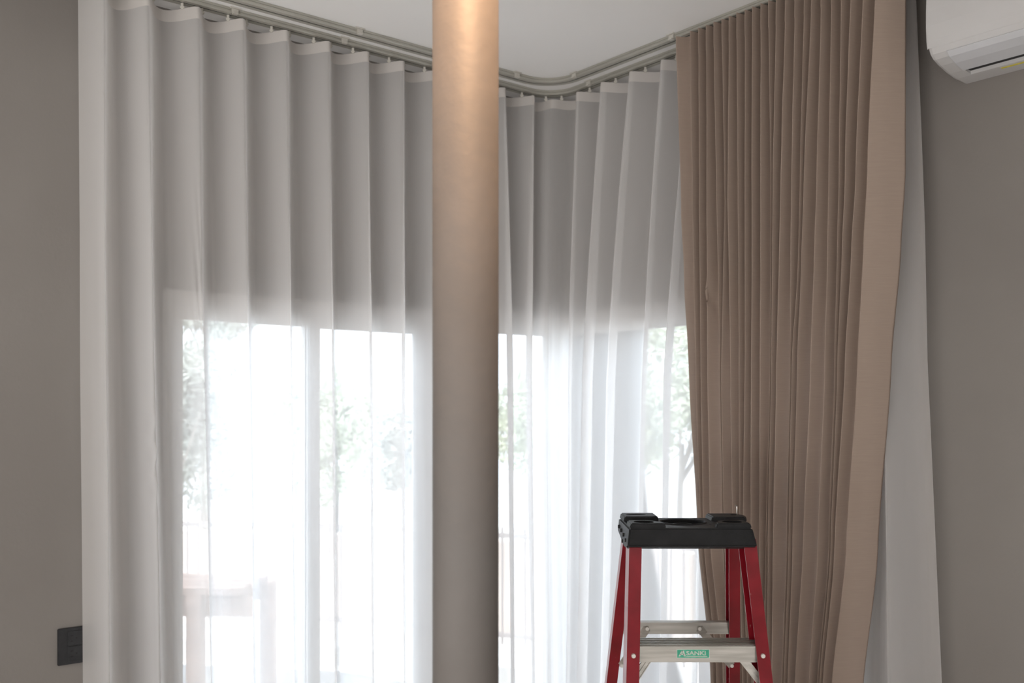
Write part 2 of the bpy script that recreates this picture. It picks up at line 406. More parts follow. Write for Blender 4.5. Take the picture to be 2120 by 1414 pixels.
def sheer_point(q, h, extra=0.0):
    """q = fold index, h = height"""
    k = (h-EYE)
    t0, t1, t2 = 1.28, .13, -.88
    if k > t1: g = (t0-k)/(t0-t1); g = g*(1.25-.25*g); dr = smooth_tab(D760, q)*g
    else:
        g = (t1-k)/(t1-t2); dr = smooth_tab(D760, q)*(1-g)+smooth_tab(D1414, q)*g
    depth = max(0, (HT-h)/HT)
    s = smooth_tab(TOP, q)+dr
    rnd = noise.noise(Vector((q*1.7, 3.1, h*.55)))
    amp = .046+.010*noise.noise(Vector((round(q)*3.3, 0, h*.4)))*min(1, depth*3)
    ph = 2*PI*q; bend = math.exp(-((q-12)/.75)**2)
    amp *= 1-.55*bend
    s += -.017*math.sin(ph)*(.4+.6*min(1, depth*4))*(1-bend)
    s += .010*rnd*min(1, depth*2.5)
    off = amp*math.cos(ph) + .010*noise.noise(Vector((q*3.4, 7.7, h*.5)))*min(1, depth*3)
    off += .003*noise.noise(Vector((q*11, h*1.6+q*2, 1.3)))*min(1, depth*3)
    # creases where the cloth was once folded, low on the second fold
    cr = math.exp(-((q-.93)/.16)**2-((h-1.53)/.16)**2)
    off += .004*cr*math.sin(70*(h+q*.25)); s += .003*cr*math.sin(55*(h-q*.3))
    cr = math.exp(-((q-1.9)/.10)**2-((h-2.12)/.22)**2); off += .005*cr*math.sin(9*(h*2.2+q*26))
    return s, off+extra
def sheer_grid(q0, q1, zs, per=30, extra=0.0):
    nq = int((q1-q0)*per); verts = []; faces = []
    for z in zs:
        for i in range(nq+1):
            q = q0+(q1-q0)*i/nq
            s, off = sheer_point(q, z, extra)
            verts.append(L(*path(D_BACK, s, off), z))
    w = nq+1
    for j in range(len(zs)-1):
        for i in range(nq): a = j*w+i; faces.append((a, a+1, a+w+1, a+w))
    return mesh_from(verts, faces)
sh = empty('sheer_curtain', L(*path(D_BACK, 0), 0), 'white sheer curtain in even waves across the windows and round the corner', 'curtain')
zs = [HT]+[HT-.04-i*(HT-.06)/110 for i in range(111)]
zs = [z for z in zs if z > .015]+[.015]
QE = NP-1-.3; QS = -.42
cloth = link_mesh('curtain_cloth', sheer_grid(QS, QE, zs), M['sheer'], sh, smooth=True)
link_mesh('heading_tape', sheer_grid(QS, QE, [HT+.001-.037*i/4 for i in range(5)], extra=.0014), M['tape'], sh, smooth=True)
# gliders: small white hangers at every crossing of the cloth with the rail
glm = None
for i in range(2*NP):
    q = Q0+.25+.5*i
    if q > QE-.1: break
    s = sheer_point(q, HT)[0]
    bm = bmesh.new(); p = L(*path(D_BACK, s), 0)
    boxW(bm, p.x-.004, p.x+.004, p.y-.004, p.y+.004, HT-.001, ZT-.001)
    boxW(bm, p.x-.007, p.x+.007, p.y-.003, p.y+.003, HT+.003, HT+.008)
    link_mesh('glider', bm_mesh(bm), M['clip'], sh)

# ------------------------------------------------------------------ taupe drape, packed folds on the room-side rail
ROWS = [
 (10,   [1400,1429,1446,1462,1478,1494,1509,1526,1542,1558,1575,1591,1607,1626,1646,1665,1681,1701,1721,1742,1763,1789,1815,1876]),
 (400,  [1410,1433,1447,1463,1484,1500,1506,1528,1542,1556,1574,1595,1600,1615,1638,1656,1664,1690,1715,1736,1749,1771,1795,1875]),
 (540,  [1416,1436,1448,1464,1487,1497,1509,1529,1542,1556,1574,1595,1599,1612,1636,1652,1659,1686,1713,1733,1743,1762,1787,1866]),
 (760,  [1426,1440,1450,1464,1490,1493,1512,1529,1542,1555,1573,1594,1597,1607,1635,1639,1650,1678,1707,1728,1733,1749,1775,1846]),
 (1120, [1444,1449,1455,1470,1496,1499,1517,1530,1537,1553,1572,1585,1590,1600,1628,1633,1640,1662,1693,1715,1720,1727,1752,1818]),
 (1414, [1470,1474,1482,1497,1510,1513,1524,1536,1546,1556,1570,1580,1588,1597,1619,1623,1630,1646,1674,1690,1695,1702,1720,1786]),
 (1900, [1495,1499,1507,1520,1531,1534,1545,1555,1564,1573,1585,1594,1601,1609,1626,1630,1637,1651,1674,1687,1692,1698,1714,1770])]
TIP = .036
ROWS_Y = [(EYE+(848-r)/F*3.05, [yB(p, -D_FRONT-TIP) for p in v[:-1]]+[yB(v[-1], -D_FRONT-TIP+.08)]) for r, v in ROWS]
ROWS_Y[0] = (2.99, ROWS_Y[0][1])
def drape_tips(z):
    R_ = ROWS_Y
    if z >= R_[0][0]: return R_[0][1]
    for i in range(len(R_)-1):
        if R_[i][0] >= z >= R_[i+1][0]:
            f = (R_[i][0]-z)/(R_[i][0]-R_[i+1][0]); f = f*f*(3-2*f)*.5+f*.5
            return [a+(b-a)*f for a, b in zip(R_[i][1], R_[i+1][1])]
    return R_[-1][1]
HD = ZT-.004
NF = len(ROWS[0][1])-1; PER = 22
def drape_row(z):
    tips = drape_tips(z); row = []
    for k in range(NF):
        y0, y1 = tips[k], tips[k+1]; pitch = abs(y1-y0)
        nk = noise.noise(Vector((k*2.3, 1.0, z*.35)))
        D = min(.029+.012*nk, .95*pitch+.004) if k < NF-1 else .0
        D = max(D, .004) if k < NF-1 else 0
        if k == 0: D = .02
        for i in range(PER):
            t = i/PER
            if k < NF-1:
                prof = math.sin(PI*t)**1.3 if False else (1-math.cos(2*PI*t))/2
                prof = prof**.8
                off = TIP-2*D*prof
                y = y0+(y1-y0)*(t-.07*math.sin(2*PI*t))
            else:                                   # the last, broad flat return
                off = TIP-.08*t+.008*math.sin(PI*t)
                y = y0+(y1-y0)*t
            off += .004*noise.noise(Vector((k*1.9+t*1.2, z*1.3, 5)))
            off += .0015*noise.noise(Vector((k*4+t*3, z*7, 9)))
            if k in (3, 4):                          # the pinch at pixel row ~600
                g = math.exp(-((z-(EYE+.372-.10*((t+k-3)-.2)))/.03)**2)*math.exp(-((k+t-3.25)/.45)**2)
                off += .006*g; y += .007*g
            if k in (2, 3, 4): off += .002*math.exp(-((z-1.33)/.05)**2)*math.sin(60*z+9*t)
            row.append((-D_FRONT-off, y))
    row.append((-D_FRONT-TIP+.080, tips[NF]))
    row.append((-D_FRONT-TIP+.082, tips[NF]+.012))
    return row
zs = [HD-i*(HD-.02)/230 for i in range(231)]
verts = []; faces = []
for z in zs:
    for (x, y) in drape_row(z): verts.append(L(x, y, z))
w = NF*PER+2
for j in range(len(zs)-1):
    for i in range(w-1): a = j*w+i; faces.append((a, a+1, a+w+1, a+w))
dr = empty('drape', L(-D_FRONT, yB(1600, -D_FRONT), 0), 'taupe linen drape pushed into tight folds, right of the corner, behind the stepladder', 'curtain')
o = link_mesh('drape_cloth', mesh_from(verts, faces), M['linen'], dr, smooth=True)
# stitched heading of the drape: a slightly proud band along its top
verts = []; faces = []
for z in [HD+.0005-.085*i/5 for i in range(6)]:
    for (x, y) in drape_row(min(z, HD)): verts.append(L(x-.0016, y, z))
for j in range(5):
    for i in range(w-1): a = j*w+i; faces.append((a, a+1, a+w+1, a+w))
link_mesh('heading', mesh_from(verts, faces), M['linen'], dr, smooth=True)

# ------------------------------------------------------------------ round column
pc = Vector((-.0808, 1.70))
bm = bmesh.new(); tube(bm, (pc.x, pc.y, 0.0005), (pc.x, pc.y, H_CEIL-.0005), .0575, seg=96)
col = link_mesh('column', bm_mesh(bm), M['column'], origin=(pc.x, pc.y, 0), smooth=False)
for p in col.data.polygons: p.use_smooth = len(p.vertices) == 4
tag(col, 'slim round off-white column standing in front of the sheer curtain, lit warm at its top', 'column')

# recessed downlight beside the column (its beam is the warm patch on the column)
lx, ly = pc.x+.052, pc.y-.100
dl = empty('downlight', (lx, ly, H_CEIL), 'small round recessed ceiling downlight in front of the column', 'light')
bm = bmesh.new()
seg = 40; rings = [(.046, -.0005), (.046, -.004), (.040, -.006), (.036, -.003), (.034, -.0006)]
vs = [[bm.verts.new((lx+r*math.cos(2*PI*i/seg), ly+r*math.sin(2*PI*i/seg), H_CEIL+z)) for i in range(seg)] for r, z in rings]
for a, b in zip(vs[:-1], vs[1:]):
    for i in range(seg): bm.faces.new((a[i], a[(i+1) % seg], b[(i+1) % seg], b[i]))
link_mesh('bezel', bm_mesh(bm), M['ac'], dl, smooth=True)
em = bpy.data.materials.new('downlight_lens'); em.use_nodes = True; n = em.node_tree.nodes; n.clear()
eo = n.new('ShaderNodeOutputMaterial'); ee = n.new('ShaderNodeEmission'); ee.inputs[0].default_value = (1, .72, .45, 1); ee.inputs[1].default_value = 2.5
em.node_tree.links.new(ee.outputs[0], eo.inputs[0])
bm = bmesh.new(); tube(bm, (lx, ly, H_CEIL-.0008), (lx, ly, H_CEIL-.0022), .033, seg=40); link_mesh('lens', bm_mesh(bm), em, dl)
sp = bpy.data.lights.new('downlight_beam', 'SPOT'); sp.energy = 88; sp.color = (1.0, .60, .33); sp.spot_size = math.radians(44); sp.spot_blend = 1.0; sp.shadow_soft_size = .02
so = bpy.data.objects.new('downlight_beam', sp); COL.objects.link(so); so.location = (lx, ly, H_CEIL-.006)

# ------------------------------------------------------------------ wall socket
sx = (xA(118), xA(201)); sz = (EYE-.775-.115/2, EYE-.775+.115/2)
z_at = lambda px, row: EYE+(848-row)/F*(CZ+A.y*xA(px))
szc = (z_at(118, 1302)+z_at(118, 1378))/2; sh_ = (z_at(118, 1302)-z_at(118, 1378))/2
so_r = empty('wall_socket', L(sx[0], 0, szc), 'black double wall socket at the left edge of the sheer curtain', 'socket')
bm = bmesh.new(); boxL(bm, sx[0], sx[1], -.010, -.0006, szc-sh_, szc+sh_)
bmesh.ops.bevel(bm, geom=[e_ for e_ in bm.edges], offset=.002, segments=2, affect='EDGES'); link_mesh('plate', bm_mesh(bm), M['socket'], so_r)
ix0 = sx[0]+(sx[1]-sx[0])*.235; ix1 = sx[1]-(sx[1]-sx[0])*.235
for dz in (.5, -.5):
    cz = szc+dz*sh_*.84; hh = sh_*.40
    bm = bmesh.new(); boxL(bm, ix0, ix1, -.0125, -.0101, cz-hh, cz+hh)
    bmesh.ops.bevel(bm, geom=[e_ for e_ in bm.edges], offset=.0008, segments=1, affect='EDGES')
    ins = link_mesh('outlet_module', bm_mesh(bm), M['socket'], so_r)
    bm = bmesh.new(); xm = ix0+.012
    for (ax, az, rr) in ((xm, cz+.0085, .0026), (xm, cz-.0085, .0026), (xm+.013, cz, .0025)):
        tube(bm, L(ax, -.0126, az), L(ax, -.0130, az), rr, seg=12); 
    for az in (cz+.0085, cz-.0085): boxL(bm, xm-.0042, xm+.0042, -.0130, -.0126, az-.001, az+.001)
    link_mesh('pin_holes', bm_mesh(bm), M['dark'], ins)

# ------------------------------------------------------------------ air conditioner
t0 = 1.786; tw = .86
prof = [(.0008, .944), (.06, .9455), (.10, .951), (.15, .9625), (.18, .973), (.195, .984), (.2035, .998), (.2075, 1.02), (.210, 1.06), (.210, 1.10), (.2075, 1.15), (.202, 1.20), (.193, 1.228), (.178, 1.243), (.15, 1.248), (.0008, 1.248)]
acr = empty('air_conditioner', L(0, -t0-.4, EYE+.944), 'white wall mounted split air conditioner right of the curtains', 'air conditioner')
def strip(pr, ta, tb, nseg=1):
    verts = []; faces = []; k = len(pr)
    ts = [ta+(tb-ta)*i/nseg for i in range(nseg+1)]
    for t in ts:
        for d_, h_ in pr: verts.append(L(-d_, -t, EYE+h_))
    for i in range(nseg):
        for j in range(k): a = i*k+j; b = i*k+(j+1) % k; faces.append((a, b, b+k, a+k))
    faces.append(tuple(range(k))); faces.append(tuple(nseg*k+j for j in range(k))[::-1])
    bm = bmesh.new(); bm.from_mesh(mesh_from(verts, faces)); return bm
# body, with the end caps slightly drawn in so that the ends round off
verts = []; faces = []; k = len(prof)
cxp, czp = .10, 1.10
for t, sc_ in ((t0, .965), (t0+.003, .985), (t0+.010, 1.0), (t0+tw-.010, 1.0), (t0+tw-.003, .985), (t0+tw, .965)):
    for d_, h_ in prof:
        dd = d_ if d_ < .01 else cxp+(d_-cxp)*sc_
        verts.append(L(-max(dd, .0008), -t, EYE+czp+(h_-czp)*sc_))
for i in range(5):
    for j in range(k): a = i*k+j; b = i*k+(j+1) % k; faces.append((a, b, b+k, a+k))
faces.append(tuple(range(k))); faces.append(tuple(5*k+j for j in range(k))[::-1])
bm = bmesh.new(); bm.from_mesh(mesh_from(verts, faces)); body = bm_mesh(bm)
cut = strip([(.062, .93), (.1045, .93), (.112, .985), (.072, .985)], t0+.052, t0+tw-.052); cut = bm_mesh(cut)
body = boolean(body, [cut])
bo = link_mesh('body', body, M['ac'], acr)
# dark outlet duct lining inside the slot
bm = strip([(.0625, .9560), (.1035, .9560), (.111, .984), (.073, .984)], t0+.0525, t0+tw-.0525); link_mesh('outlet', bm_mesh(bm), M['dark'], acr)
fl = [(.1035, .9515), (.15, .9615), (.181, .9725), (.1965, .983), (.1985, .9812), (.1825, .9695), (.1508, .9585), (.1042, .9485)]
bm = strip(fl, t0+.050, t0+tw-.050); bmesh.ops.bevel(bm, geom=[e_ for e_ in bm.edges], offset=.0006, segments=1, affect='EDGES')
link_mesh('flap', bm_mesh(bm), M['ac_flap'], acr)
# front panel: a shell just proud of the body
fpn = [(.2050, 1.000), (.2095, 1.02), (.2120, 1.06), (.2120, 1.10), (.2095, 1.15), (.204, 1.20), (.196, 1.226), (.190, 1.2255), (.200, 1.15), (.200, 1.04), (.200, 1.003)]
bm = strip(fpn, t0-.0012, t0+tw+.0012); bmesh.ops.bevel(bm, geom=[e_ for e_ in bm.edges if len(e_.link_faces) == 2 and e_.calc_face_angle(0) > .9], offset=.0015, segments=2, affect='EDGES')
link_mesh('front_panel', bm_mesh(bm), M['ac'], acr)
bm = strip([(.046, .9449), (.056, .9452), (.056, .9447), (.046, .9444)], t0+.13, t0+.36); link_mesh('energy_label', bm_mesh(bm), M['yellow'], acr)

# ------------------------------------------------------------------ stepladder
LX, LY = .449, 2.45            # middle of the front edge of the cap; the ladder faces the camera squarely
lad = empty('stepladder', (LX, LY+.12, 0), 'red fibreglass stepladder with black plastic cap in front of the taupe drape', 'ladder')
def Z(h): return EYE-h
# cap body: side outline in (y, h), swept across x
def cap_block(x0, x1, pts, xb0=None, xb1=None):
    bm = bmesh.new(); a = []; b = []
    for (y, h, fl_) in pts:
        a.append(bm.verts.new((x0-fl_, y, Z(h)))); b.append(bm.verts.new((x1+fl_*1.7, y, Z(h))))
    k = len(pts)
    bm.faces.new(a); bm.faces.new(b[::-1])
    for i in range(k): bm.faces.new((a[i], b[i], b[(i+1) % k], a[(i+1) % k]))
    return bm
x0, x1 = .2945, .604
top = .2975
bm = cap_block(x0, x1, [(2.452, top, 0), (2.690, top, 0), (2.700, .335, .003), (2.535, .358, .004), (2.470, .352, .005), (2.442, .3425, .006)])
bmesh.ops.bevel(bm, geom=[e_ for e_ in bm.edges], offset=.004, segments=2, affect='EDGES')
cap = bm_mesh(bm)
cuts = []
cxm = .449; cym = 2.577
cuts.append(cyl_mesh((cxm, cym, Z(top)+.01), (cxm, cym, Z(top)-.022), .058, 48))
for (wx, wy, wr, ws) in ((.336, 2.487, .0265, 1), (.561, 2.490, .0255, 1), (.335, 2.645, .013, 2.1), (.601, 2.650, .010, 1)):
    wb = bmesh.new(); tube(wb, (0, 0, Z(top)+.03), (0, 0, Z(top)-.035), wr, seg=32)
    for v in wb.verts: v.co.x = v.co.x*ws+wx; v.co.y += wy
    cuts.append(bm_mesh(wb))
cap = boolean(cap, cuts)
capo = link_mesh('cap', cap, M['cap'], lad)
# inner ring and spokes in the tray
bm = bmesh.new(); seg = 40; zt = Z(top)-.004; zb = Z(top)-.0215
for (r_, zz) in ((0.026, zb), (.026, zt), (.022, zt), (.022, zb)): pass
ring = [[bm.verts.new((cxm+r_*math.cos(2*PI*i/seg), cym+r_*math.sin(2*PI*i/seg), zz)) for i in range(seg)] for r_, zz in ((.027, zb), (.027, zt), (.0235, zt), (.0235, zb))]
for a, b in zip(ring[:-1], ring[1:]):
    for i in range(seg): bm.faces.new((a[i], a[(i+1) % seg], b[(i+1) % seg], b[i]))
for k_ in range(6):
    an = k_*PI/3+.3; bar(bm, (cxm+.026*math.cos(an), cym+.026*math.sin(an), zb+.006), (cxm+.0575*math.cos(an), cym+.0575*math.sin(an), zb+.006), .003, .010)
link_mesh('tray_ring', bm_mesh(bm), M['cap'], capo)
bm = bmesh.new(); seg = 48
ring = [[bm.verts.new((cxm+r_*math.cos(2*PI*i/seg), cym+r_*math.sin(2*PI*i/seg), zz)) for i in range(seg)] for r_, zz in ((.0645, Z(top)+.0001), (.0630, Z(top)+.003), (.0595, Z(top)+.003), (.0582, Z(top)-.001))]
for a, b in zip(ring[:-1], ring[1:]):
    for i in range(seg): bm.faces.new((a[i], a[(i+1) % seg], b[(i+1) % seg], b[i]))
link_mesh('tray_rim', bm_mesh(bm), M['cap'], capo, smooth=True)
# raised corner pads
def pad(pts, h1, cutters, name='corner_pad', taper=.004):
    bm = bmesh.new()
    cxx = sum(p[0] for p in pts)/len(pts); cyy = sum(p[1] for p in pts)/len(pts)
    lo = [bm.verts.new((p[0], p[1], Z(top)-.001)) for p in pts]
    hi = [bm.verts.new((p[0]+(taper if p[0] < cxx else -taper), p[1]+(taper*.5 if p[1] < cyy else -taper*.5), Z(h1))) for p in pts]
    bm.faces.new(lo[::-1]); bm.faces.new(hi)
    for i in range(len(pts)): bm.faces.new((lo[i], lo[(i+1) % len(pts)], hi[(i+1) % len(pts)], hi[i]))
    bmesh.ops.bevel(bm, geom=[e_ for e_ in bm.edges], offset=.0025, segments=2, affect='EDGES')
    me = bm_mesh(bm)
    if cutters: me = boolean(me, cutters)
    p_ = link_mesh(name, me, M['cap'], capo)
    return p_
def well(x, y, r, h1, sx=1.0):
    """cutter for a hole and a dark lining inside it"""
    bm = bmesh.new(); tube(bm, (0, 0, Z(h1)+.02), (0, 0, Z(top)-.01), r, seg=32)
    for v in bm.verts: v.co.x = v.co.x*sx+x; v.co.y += y
    return bm_mesh(bm)
pts = [(x0+.001, 2.453), (.388, 2.453), (.388, 2.470), (.372, 2.502), (.352, 2.530), (x0+.001, 2.530)]
pad(pts, .2855, [well(.336, 2.487, .0265, .2855)])
pts = [(x1-.001, 2.453), (x1-.001, 2.535), (.556, 2.535), (.524, 2.515), (.512, 2.470), (.512, 2.453)][::-1]
pad(pts[::-1], .2855, [well(.561, 2.490, .0255, .2855)])
pts = [(x0+.001, 2.590), (.375, 2.590), (.392, 2.600), (.392, 2.688), (x0+.001, 2.688)]
pad(pts, .2835, [well(.335, 2.645, .013, .2835, 2.1)])
pts = [(.530, 2.600), (.565, 2.590), (.622, 2.590), (.632, 2.625), (.618, 2.688), (.530, 2.688)]
pad(pts, .2850, [well(.601, 2.650, .010, .2850)])
# small bolt holes in the deck
for (bx_, by_) in ((.405, 2.655), (.497, 2.655), (.517, 2.585), (.513, 2.528), (.387, 2.528), (.385, 2.585)):
    bm = bmesh.new(); tube(bm, (bx_, by_, Z(top)+.0002), (bx_, by_, Z(top)+.0007), .0042, seg=14); link_mesh('bolt_hole', bm_mesh(bm), M['dark'], capo)
# rivets on the left cheek of the cap
for (ry, rh) in ((2.655, .318), (2.605, .322), (2.548, .326), (2.568, .345), (2.498, .334)):
    bm = bmesh.new(); tube(bm, (x0+.004, ry, Z(rh)), (x0-.0068, ry, Z(rh)), .006, .0048, seg=16); link_mesh('cap_rivet', bm_mesh(bm), M['cap'], capo)
# raised letters' strip along the front of the tray: illegible nubs
# hex key standing in the rear right hole
# rails: channels, web outside, flanges towards the middle
def channel(xo, y, side, dxdh, dydh, h0, h1, web, flange, th=.0035):
    """side -1 = left rail. (xo,y) outer front corner at h0; runs down to h1"""
    bm = bmesh.new(); s = -side
    sec = [(0, 0), (flange, 0), (flange, th), (th, th), (th, web-th), (flange, web-th), (flange, web), (0, web)]
    ends = []
    for h in (h0, h1):
        dx = dxdh*(h-h0)*side; dy = dydh*(h-h0)
        ends.append([bm.verts.new((xo+dx+s*a, y+dy+b, Z(h))) for a, b in sec])
    k = len(sec)
    for i in range(k): bm.faces.new((ends[0][i], ends[0][(i+1) % k], ends[1][(i+1) % k], ends[1][i]))
    bm.faces.new(ends[0]); bm.faces.new(ends[1][::-1])
    return link_mesh('rail', bm_mesh(bm), M['red'], lad)
HB = EYE-.012
FXL, FXR, FY, FDX, FDY = .2955, .6135, 2.458, .056, -.27
RXL, RXR, RY, RDX, RDY = .2995, .6085, 2.605, .075, .33
channel(FXL, FY, -1, FDX, FDY, .325, HB, .070, .0315)
channel(FXR, FY, 1, FDX, FDY, .325, HB, .070, .0315)
channel(RXL, RY, -1, RDX, RDY, .325, HB, .045, .030)
channel(RXR, RY, 1, RDX, RDY, .325, HB, .045, .030)
def fx(h, side): return (FXL-FDX*(h-.325)) if side < 0 else (FXR+FDX*(h-.325))
def fy(h): return FY+FDY*(h-.325)
def rx(h, side): return (RXL-RDX*(h-.325)) if side < 0 else (RXR+RDX*(h-.325))
def ry_(h): return RY+RDY*(h-.325)
# steps
def step(h, first=False):
    """h = height of the tread below the eye"""
    a = fx(h, -1)+.0045; b = fx(h, 1)-.0045; y = fy(h)+.0045; bm = bmesh.new()
    boxW(bm, a, b, y, y+.0025, Z(h+.039), Z(h))
    boxW(bm, a, b, y+.003, y+.085, Z(h+.003), Z(h+.0005))
    boxW(bm, a, b, y+.0855, y+.088, Z(h+.026), Z(h))
    for j in range(5):
        yy = y+.008+j*.0175; boxW(bm, a, b, yy, yy+.005, Z(h), Z(h)+.0018)
    st = link_mesh('step', bm_mesh(bm), M['alu'], lad)
    for sd in (-1, 1):
        xr = fx(h+.02, sd)+(.0165 if sd < 0 else -.0165)
        bm = bmesh.new(); tube(bm, (xr, fy(h+.02)+.001, Z(h+.021)), (xr, fy(h+.02)-.0035, Z(h+.021)), .0062, .005, seg=18); link_mesh('rivet', bm_mesh(bm), M['rivet'], lad)
    # grooved braces under the tread, one to each rail
    for sd in (-1, 1):
        xa = fx(h, sd)+(.053 if sd < 0 else -.058); xb = fx(h+.10, sd)+(.010 if sd < 0 else -.010)
        y_ = fy(h+.04)+.030
        bm = bmesh.new()
        p = Vector((xa, y_, Z(h+.036))); q = Vector((xb, y_-.01, Z(h+.105)))
        bar(bm, p, q, .002, .020, up=(q-p).cross(Vector((0, 1, 0))))
        for o_ in (-.0088, 0, .0088):
            dd = (q-p).normalized(); nn = dd.cross(Vector((0, 1, 0))).normalized()
            bar(bm, p+nn*o_-Vector((0, .002, 0)), q+nn*o_-Vector((0, .002, 0)), .003, .0022, up=nn)
        link_mesh('step_brace', bm_mesh(bm), M['alu'], lad)
    return st
for i, h in enumerate((.580, .865, 1.150, 1.435)): step(h)
# rear horizontals with diagonal braces
for i, h in enumerate((.590, .98, 1.37)):
    a = rx(h, -1)+.0045; b = rx(h, 1)-.0045; y = ry_(h+.032)+.005; bm = bmesh.new()
    boxW(bm, a, b, y, y+.0022, Z(h+.032), Z(h)); boxW(bm, a, b, y+.0023, y+.024, Z(h+.0025), Z(h)); boxW(bm, a, b, y+.0242, y+.0264, Z(h+.018), Z(h))
    link_mesh('rear_crossbar', bm_mesh(bm), M['alu'], lad)
    for sd in (-1, 1):
        xm = LX+.0 + (.0725-.073)*0
        xa = .374 if sd < 0 else .519
        p = Vector((xa, y-.003, Z(h+.016))); q = Vector((rx(h+.125, sd)+(.036 if sd < 0 else -.024), ry_(h+.125)-.003, Z(h+.125)))
        bm = bmesh.new(); bar(bm, p, q, .0022, .021, up=(q-p).cross(Vector((0, 1, 0)))); link_mesh('rear_brace', bm_mesh(bm), M['alu'], lad)
        for c_ in (p, q):
            bm = bmesh.new(); tube(bm, c_+Vector((0, .001, 0)), c_+Vector((0, -.006, 0)), .0062, .005, seg=16); link_mesh('rivet', bm_mesh(bm), M['rivet'], lad)
# feet
for xo, y_, sd, wb in ((fx(HB, -1), fy(HB), -1, .070), (fx(HB, 1), fy(HB), 1, .070), (rx(HB, -1), ry_(HB), -1, .045), (rx(HB, 1), ry_(HB), 1, .045)):
    bm = bmesh.new(); a, b = sorted((xo+sd*.004, xo-sd*.036)); boxW(bm, a, b, y_-.004, y_+wb+.004, 0.0005, .03)
    bmesh.ops.bevel(bm, geom=[e_ for e_ in bm.edges], offset=.003, segments=2, affect='EDGES'); link_mesh('rubber_foot', bm_mesh(bm), M['cap'], lad)
# sticker on the top step's face
h = .580; ys = fy(h)+.0045
u2x = lambda px: U(px)*ys
z_s = lambda row: EYE+(848-row)/F*ys
sx0, sx1, sz0, sz1 = u2x(1401), u2x(1469), z_s(1362.5), z_s(1344)
bm = bmesh.new(); boxW(bm, sx0, sx1, ys-.0006, ys-.0001, sz0, sz1); stk = link_mesh('sticker', bm_mesh(bm), M['print'], lad); stk['label'] = 'small green and white maker sticker reading SANKI'
bm = bmesh.new(); m_ = .0012; boxW(bm, sx0+m_, sx1-m_, ys-.0009, ys-.0006, sz0+m_, sz1-m_); link_mesh('green_field', bm_mesh(bm), M['green'], stk)
def text_mesh(txt, x, z, size, sxs=1.0):
    cu = bpy.data.curves.new('t', 'FONT'); cu.body = txt; cu.size = size; cu.extrude = .00005; cu.offset = size*.02
    to = bpy.data.objects.new('t', cu); COL.objects.link(to); bpy.context.view_layer.update()
    me = bpy.data.meshes.new_from_object(to.evaluated_get(bpy.context.evaluated_depsgraph_get())); bpy.data.objects.remove(to, do_unlink=True)
    wv = max(v.co.x for v in me.vertices)-min(v.co.x for v in me.vertices)
    me.transform(Matrix.Translation((x, ys-.00105, z)) @ Matrix.Rotation(PI/2, 4, 'X') @ Matrix.Diagonal((sxs, 1, 1, 1)))
    return me
Wd = sx1-sx0; Hd = sz1-sz0
link_mesh('lettering', text_mesh('SANKI', sx0+Wd*.285, sz0+Hd*.36, Hd*.62, 1.28), M['print'], stk)
bm = bmesh.new()                                    # slanted triangular mark left of the letters
for pts in ([(.05, .2), (.10, .2), (.19, .85), (.15, .85)], [(.15, .85), (.21, .85), (.28, .2), (.22, .2)], [(.10, .38), (.22, .38), (.21, .5), (.12, .5)]):
    f = [bm.verts.new((sx0+Wd*a, ys-.00105, sz0+Hd*b)) for a, b in pts]; bm.faces.new(f)
link_mesh('logo_mark', bm_mesh(bm), M['print'], stk)
bm = bmesh.new(); boxW(bm, sx0+Wd*.29, sx0+Wd*.93, ys-.0011, ys-.0009, sz0+Hd*.17, sz0+Hd*.23); link_mesh('underline', bm_mesh(bm), M['print'], stk)
# hex key
bm = bmesh.new(); kx, ky = .6095, 2.648
tube(bm, (kx, ky, Z(.2965)), (kx, ky, Z(.262)), .0013, seg=6); tube(bm, (kx, ky, Z(.262)), (kx-.003, ky, Z(.2595)), .0013, seg=6); tube(bm, (kx-.003, ky, Z(.2595)), (kx-.0035, ky, Z(.2585)), .0013, seg=6)
tag(link_mesh('hex_key', bm_mesh(bm), M['steel'], origin=(kx, ky, Z(.2965))), 'thin steel hex key standing in a hole of the black ladder cap', 'tool')

# ------------------------------------------------------------------ outdoors
bm = bmesh.new()
def ground_quad(bm, p, z0, z1):
    lo = [bm.verts.new((x, y, z0)) for x, y in p]; hi = [bm.verts.new((x, y, z1)) for x, y in p]; k = len(p)
    bm.faces.new(lo[::-1]); bm.faces.new(hi)
    for i in range(k): bm.faces.new((lo[i], lo[(i+1) % k], hi[(i+1) % k], hi[i]))
c = [L(.201, .201, 0), L(.201, -9, 0), L(16, -9, 0), L(16, 16, 0), L(-9, 16, 0), L(-9, .201, 0)]
ground_quad(bm, [(v.x, v.y) for v in c], -.25, -.12)
tag(link_mesh('ground', bm_mesh(bm), M['paving']), kind='structure')
LINE = [(-4.2, 7.95), (-1.0, 7.45), (.70, 6.62), (3.6, 4.9)]        # line of the boundary fence
def off_line(o):
    out = []
    for i, (x, y) in enumerate(LINE):
        a = LINE[max(0, i-1)]; b = LINE[min(len(LINE)-1, i+1)]; d_ = Vector((b[0]-a[0], b[1]-a[1])).normalized(); nn = Vector((-d_.y, d_.x))
        out.append((x+nn.x*o, y+nn.y*o))
    return out
def ribbon(o0, o1, z0, z1):
    p = off_line(o0)+off_line(o1)[::-1]; b_ = bmesh.new(); ground_quad(b_, p, z0, z1); return b_
tag(link_mesh('kerb', bm_mesh(ribbon(-.55, -.05, -.12, .02)), M['kerb']), 'white concrete kerb in front of the boundary fence outside', 'kerb')
tag(link_mesh('lane_strip', bm_mesh(ribbon(-1.45, -.75, -.12, -.10)), M['asphalt']), 'grey strip of lane outside in front of the white kerb', 'lane')
tag(link_mesh('garden_wall', bm_mesh(ribbon(.9, 1.05, -.12, .62)), M['terracotta']), 'low terracotta coloured garden wall beyond the fence', 'wall')
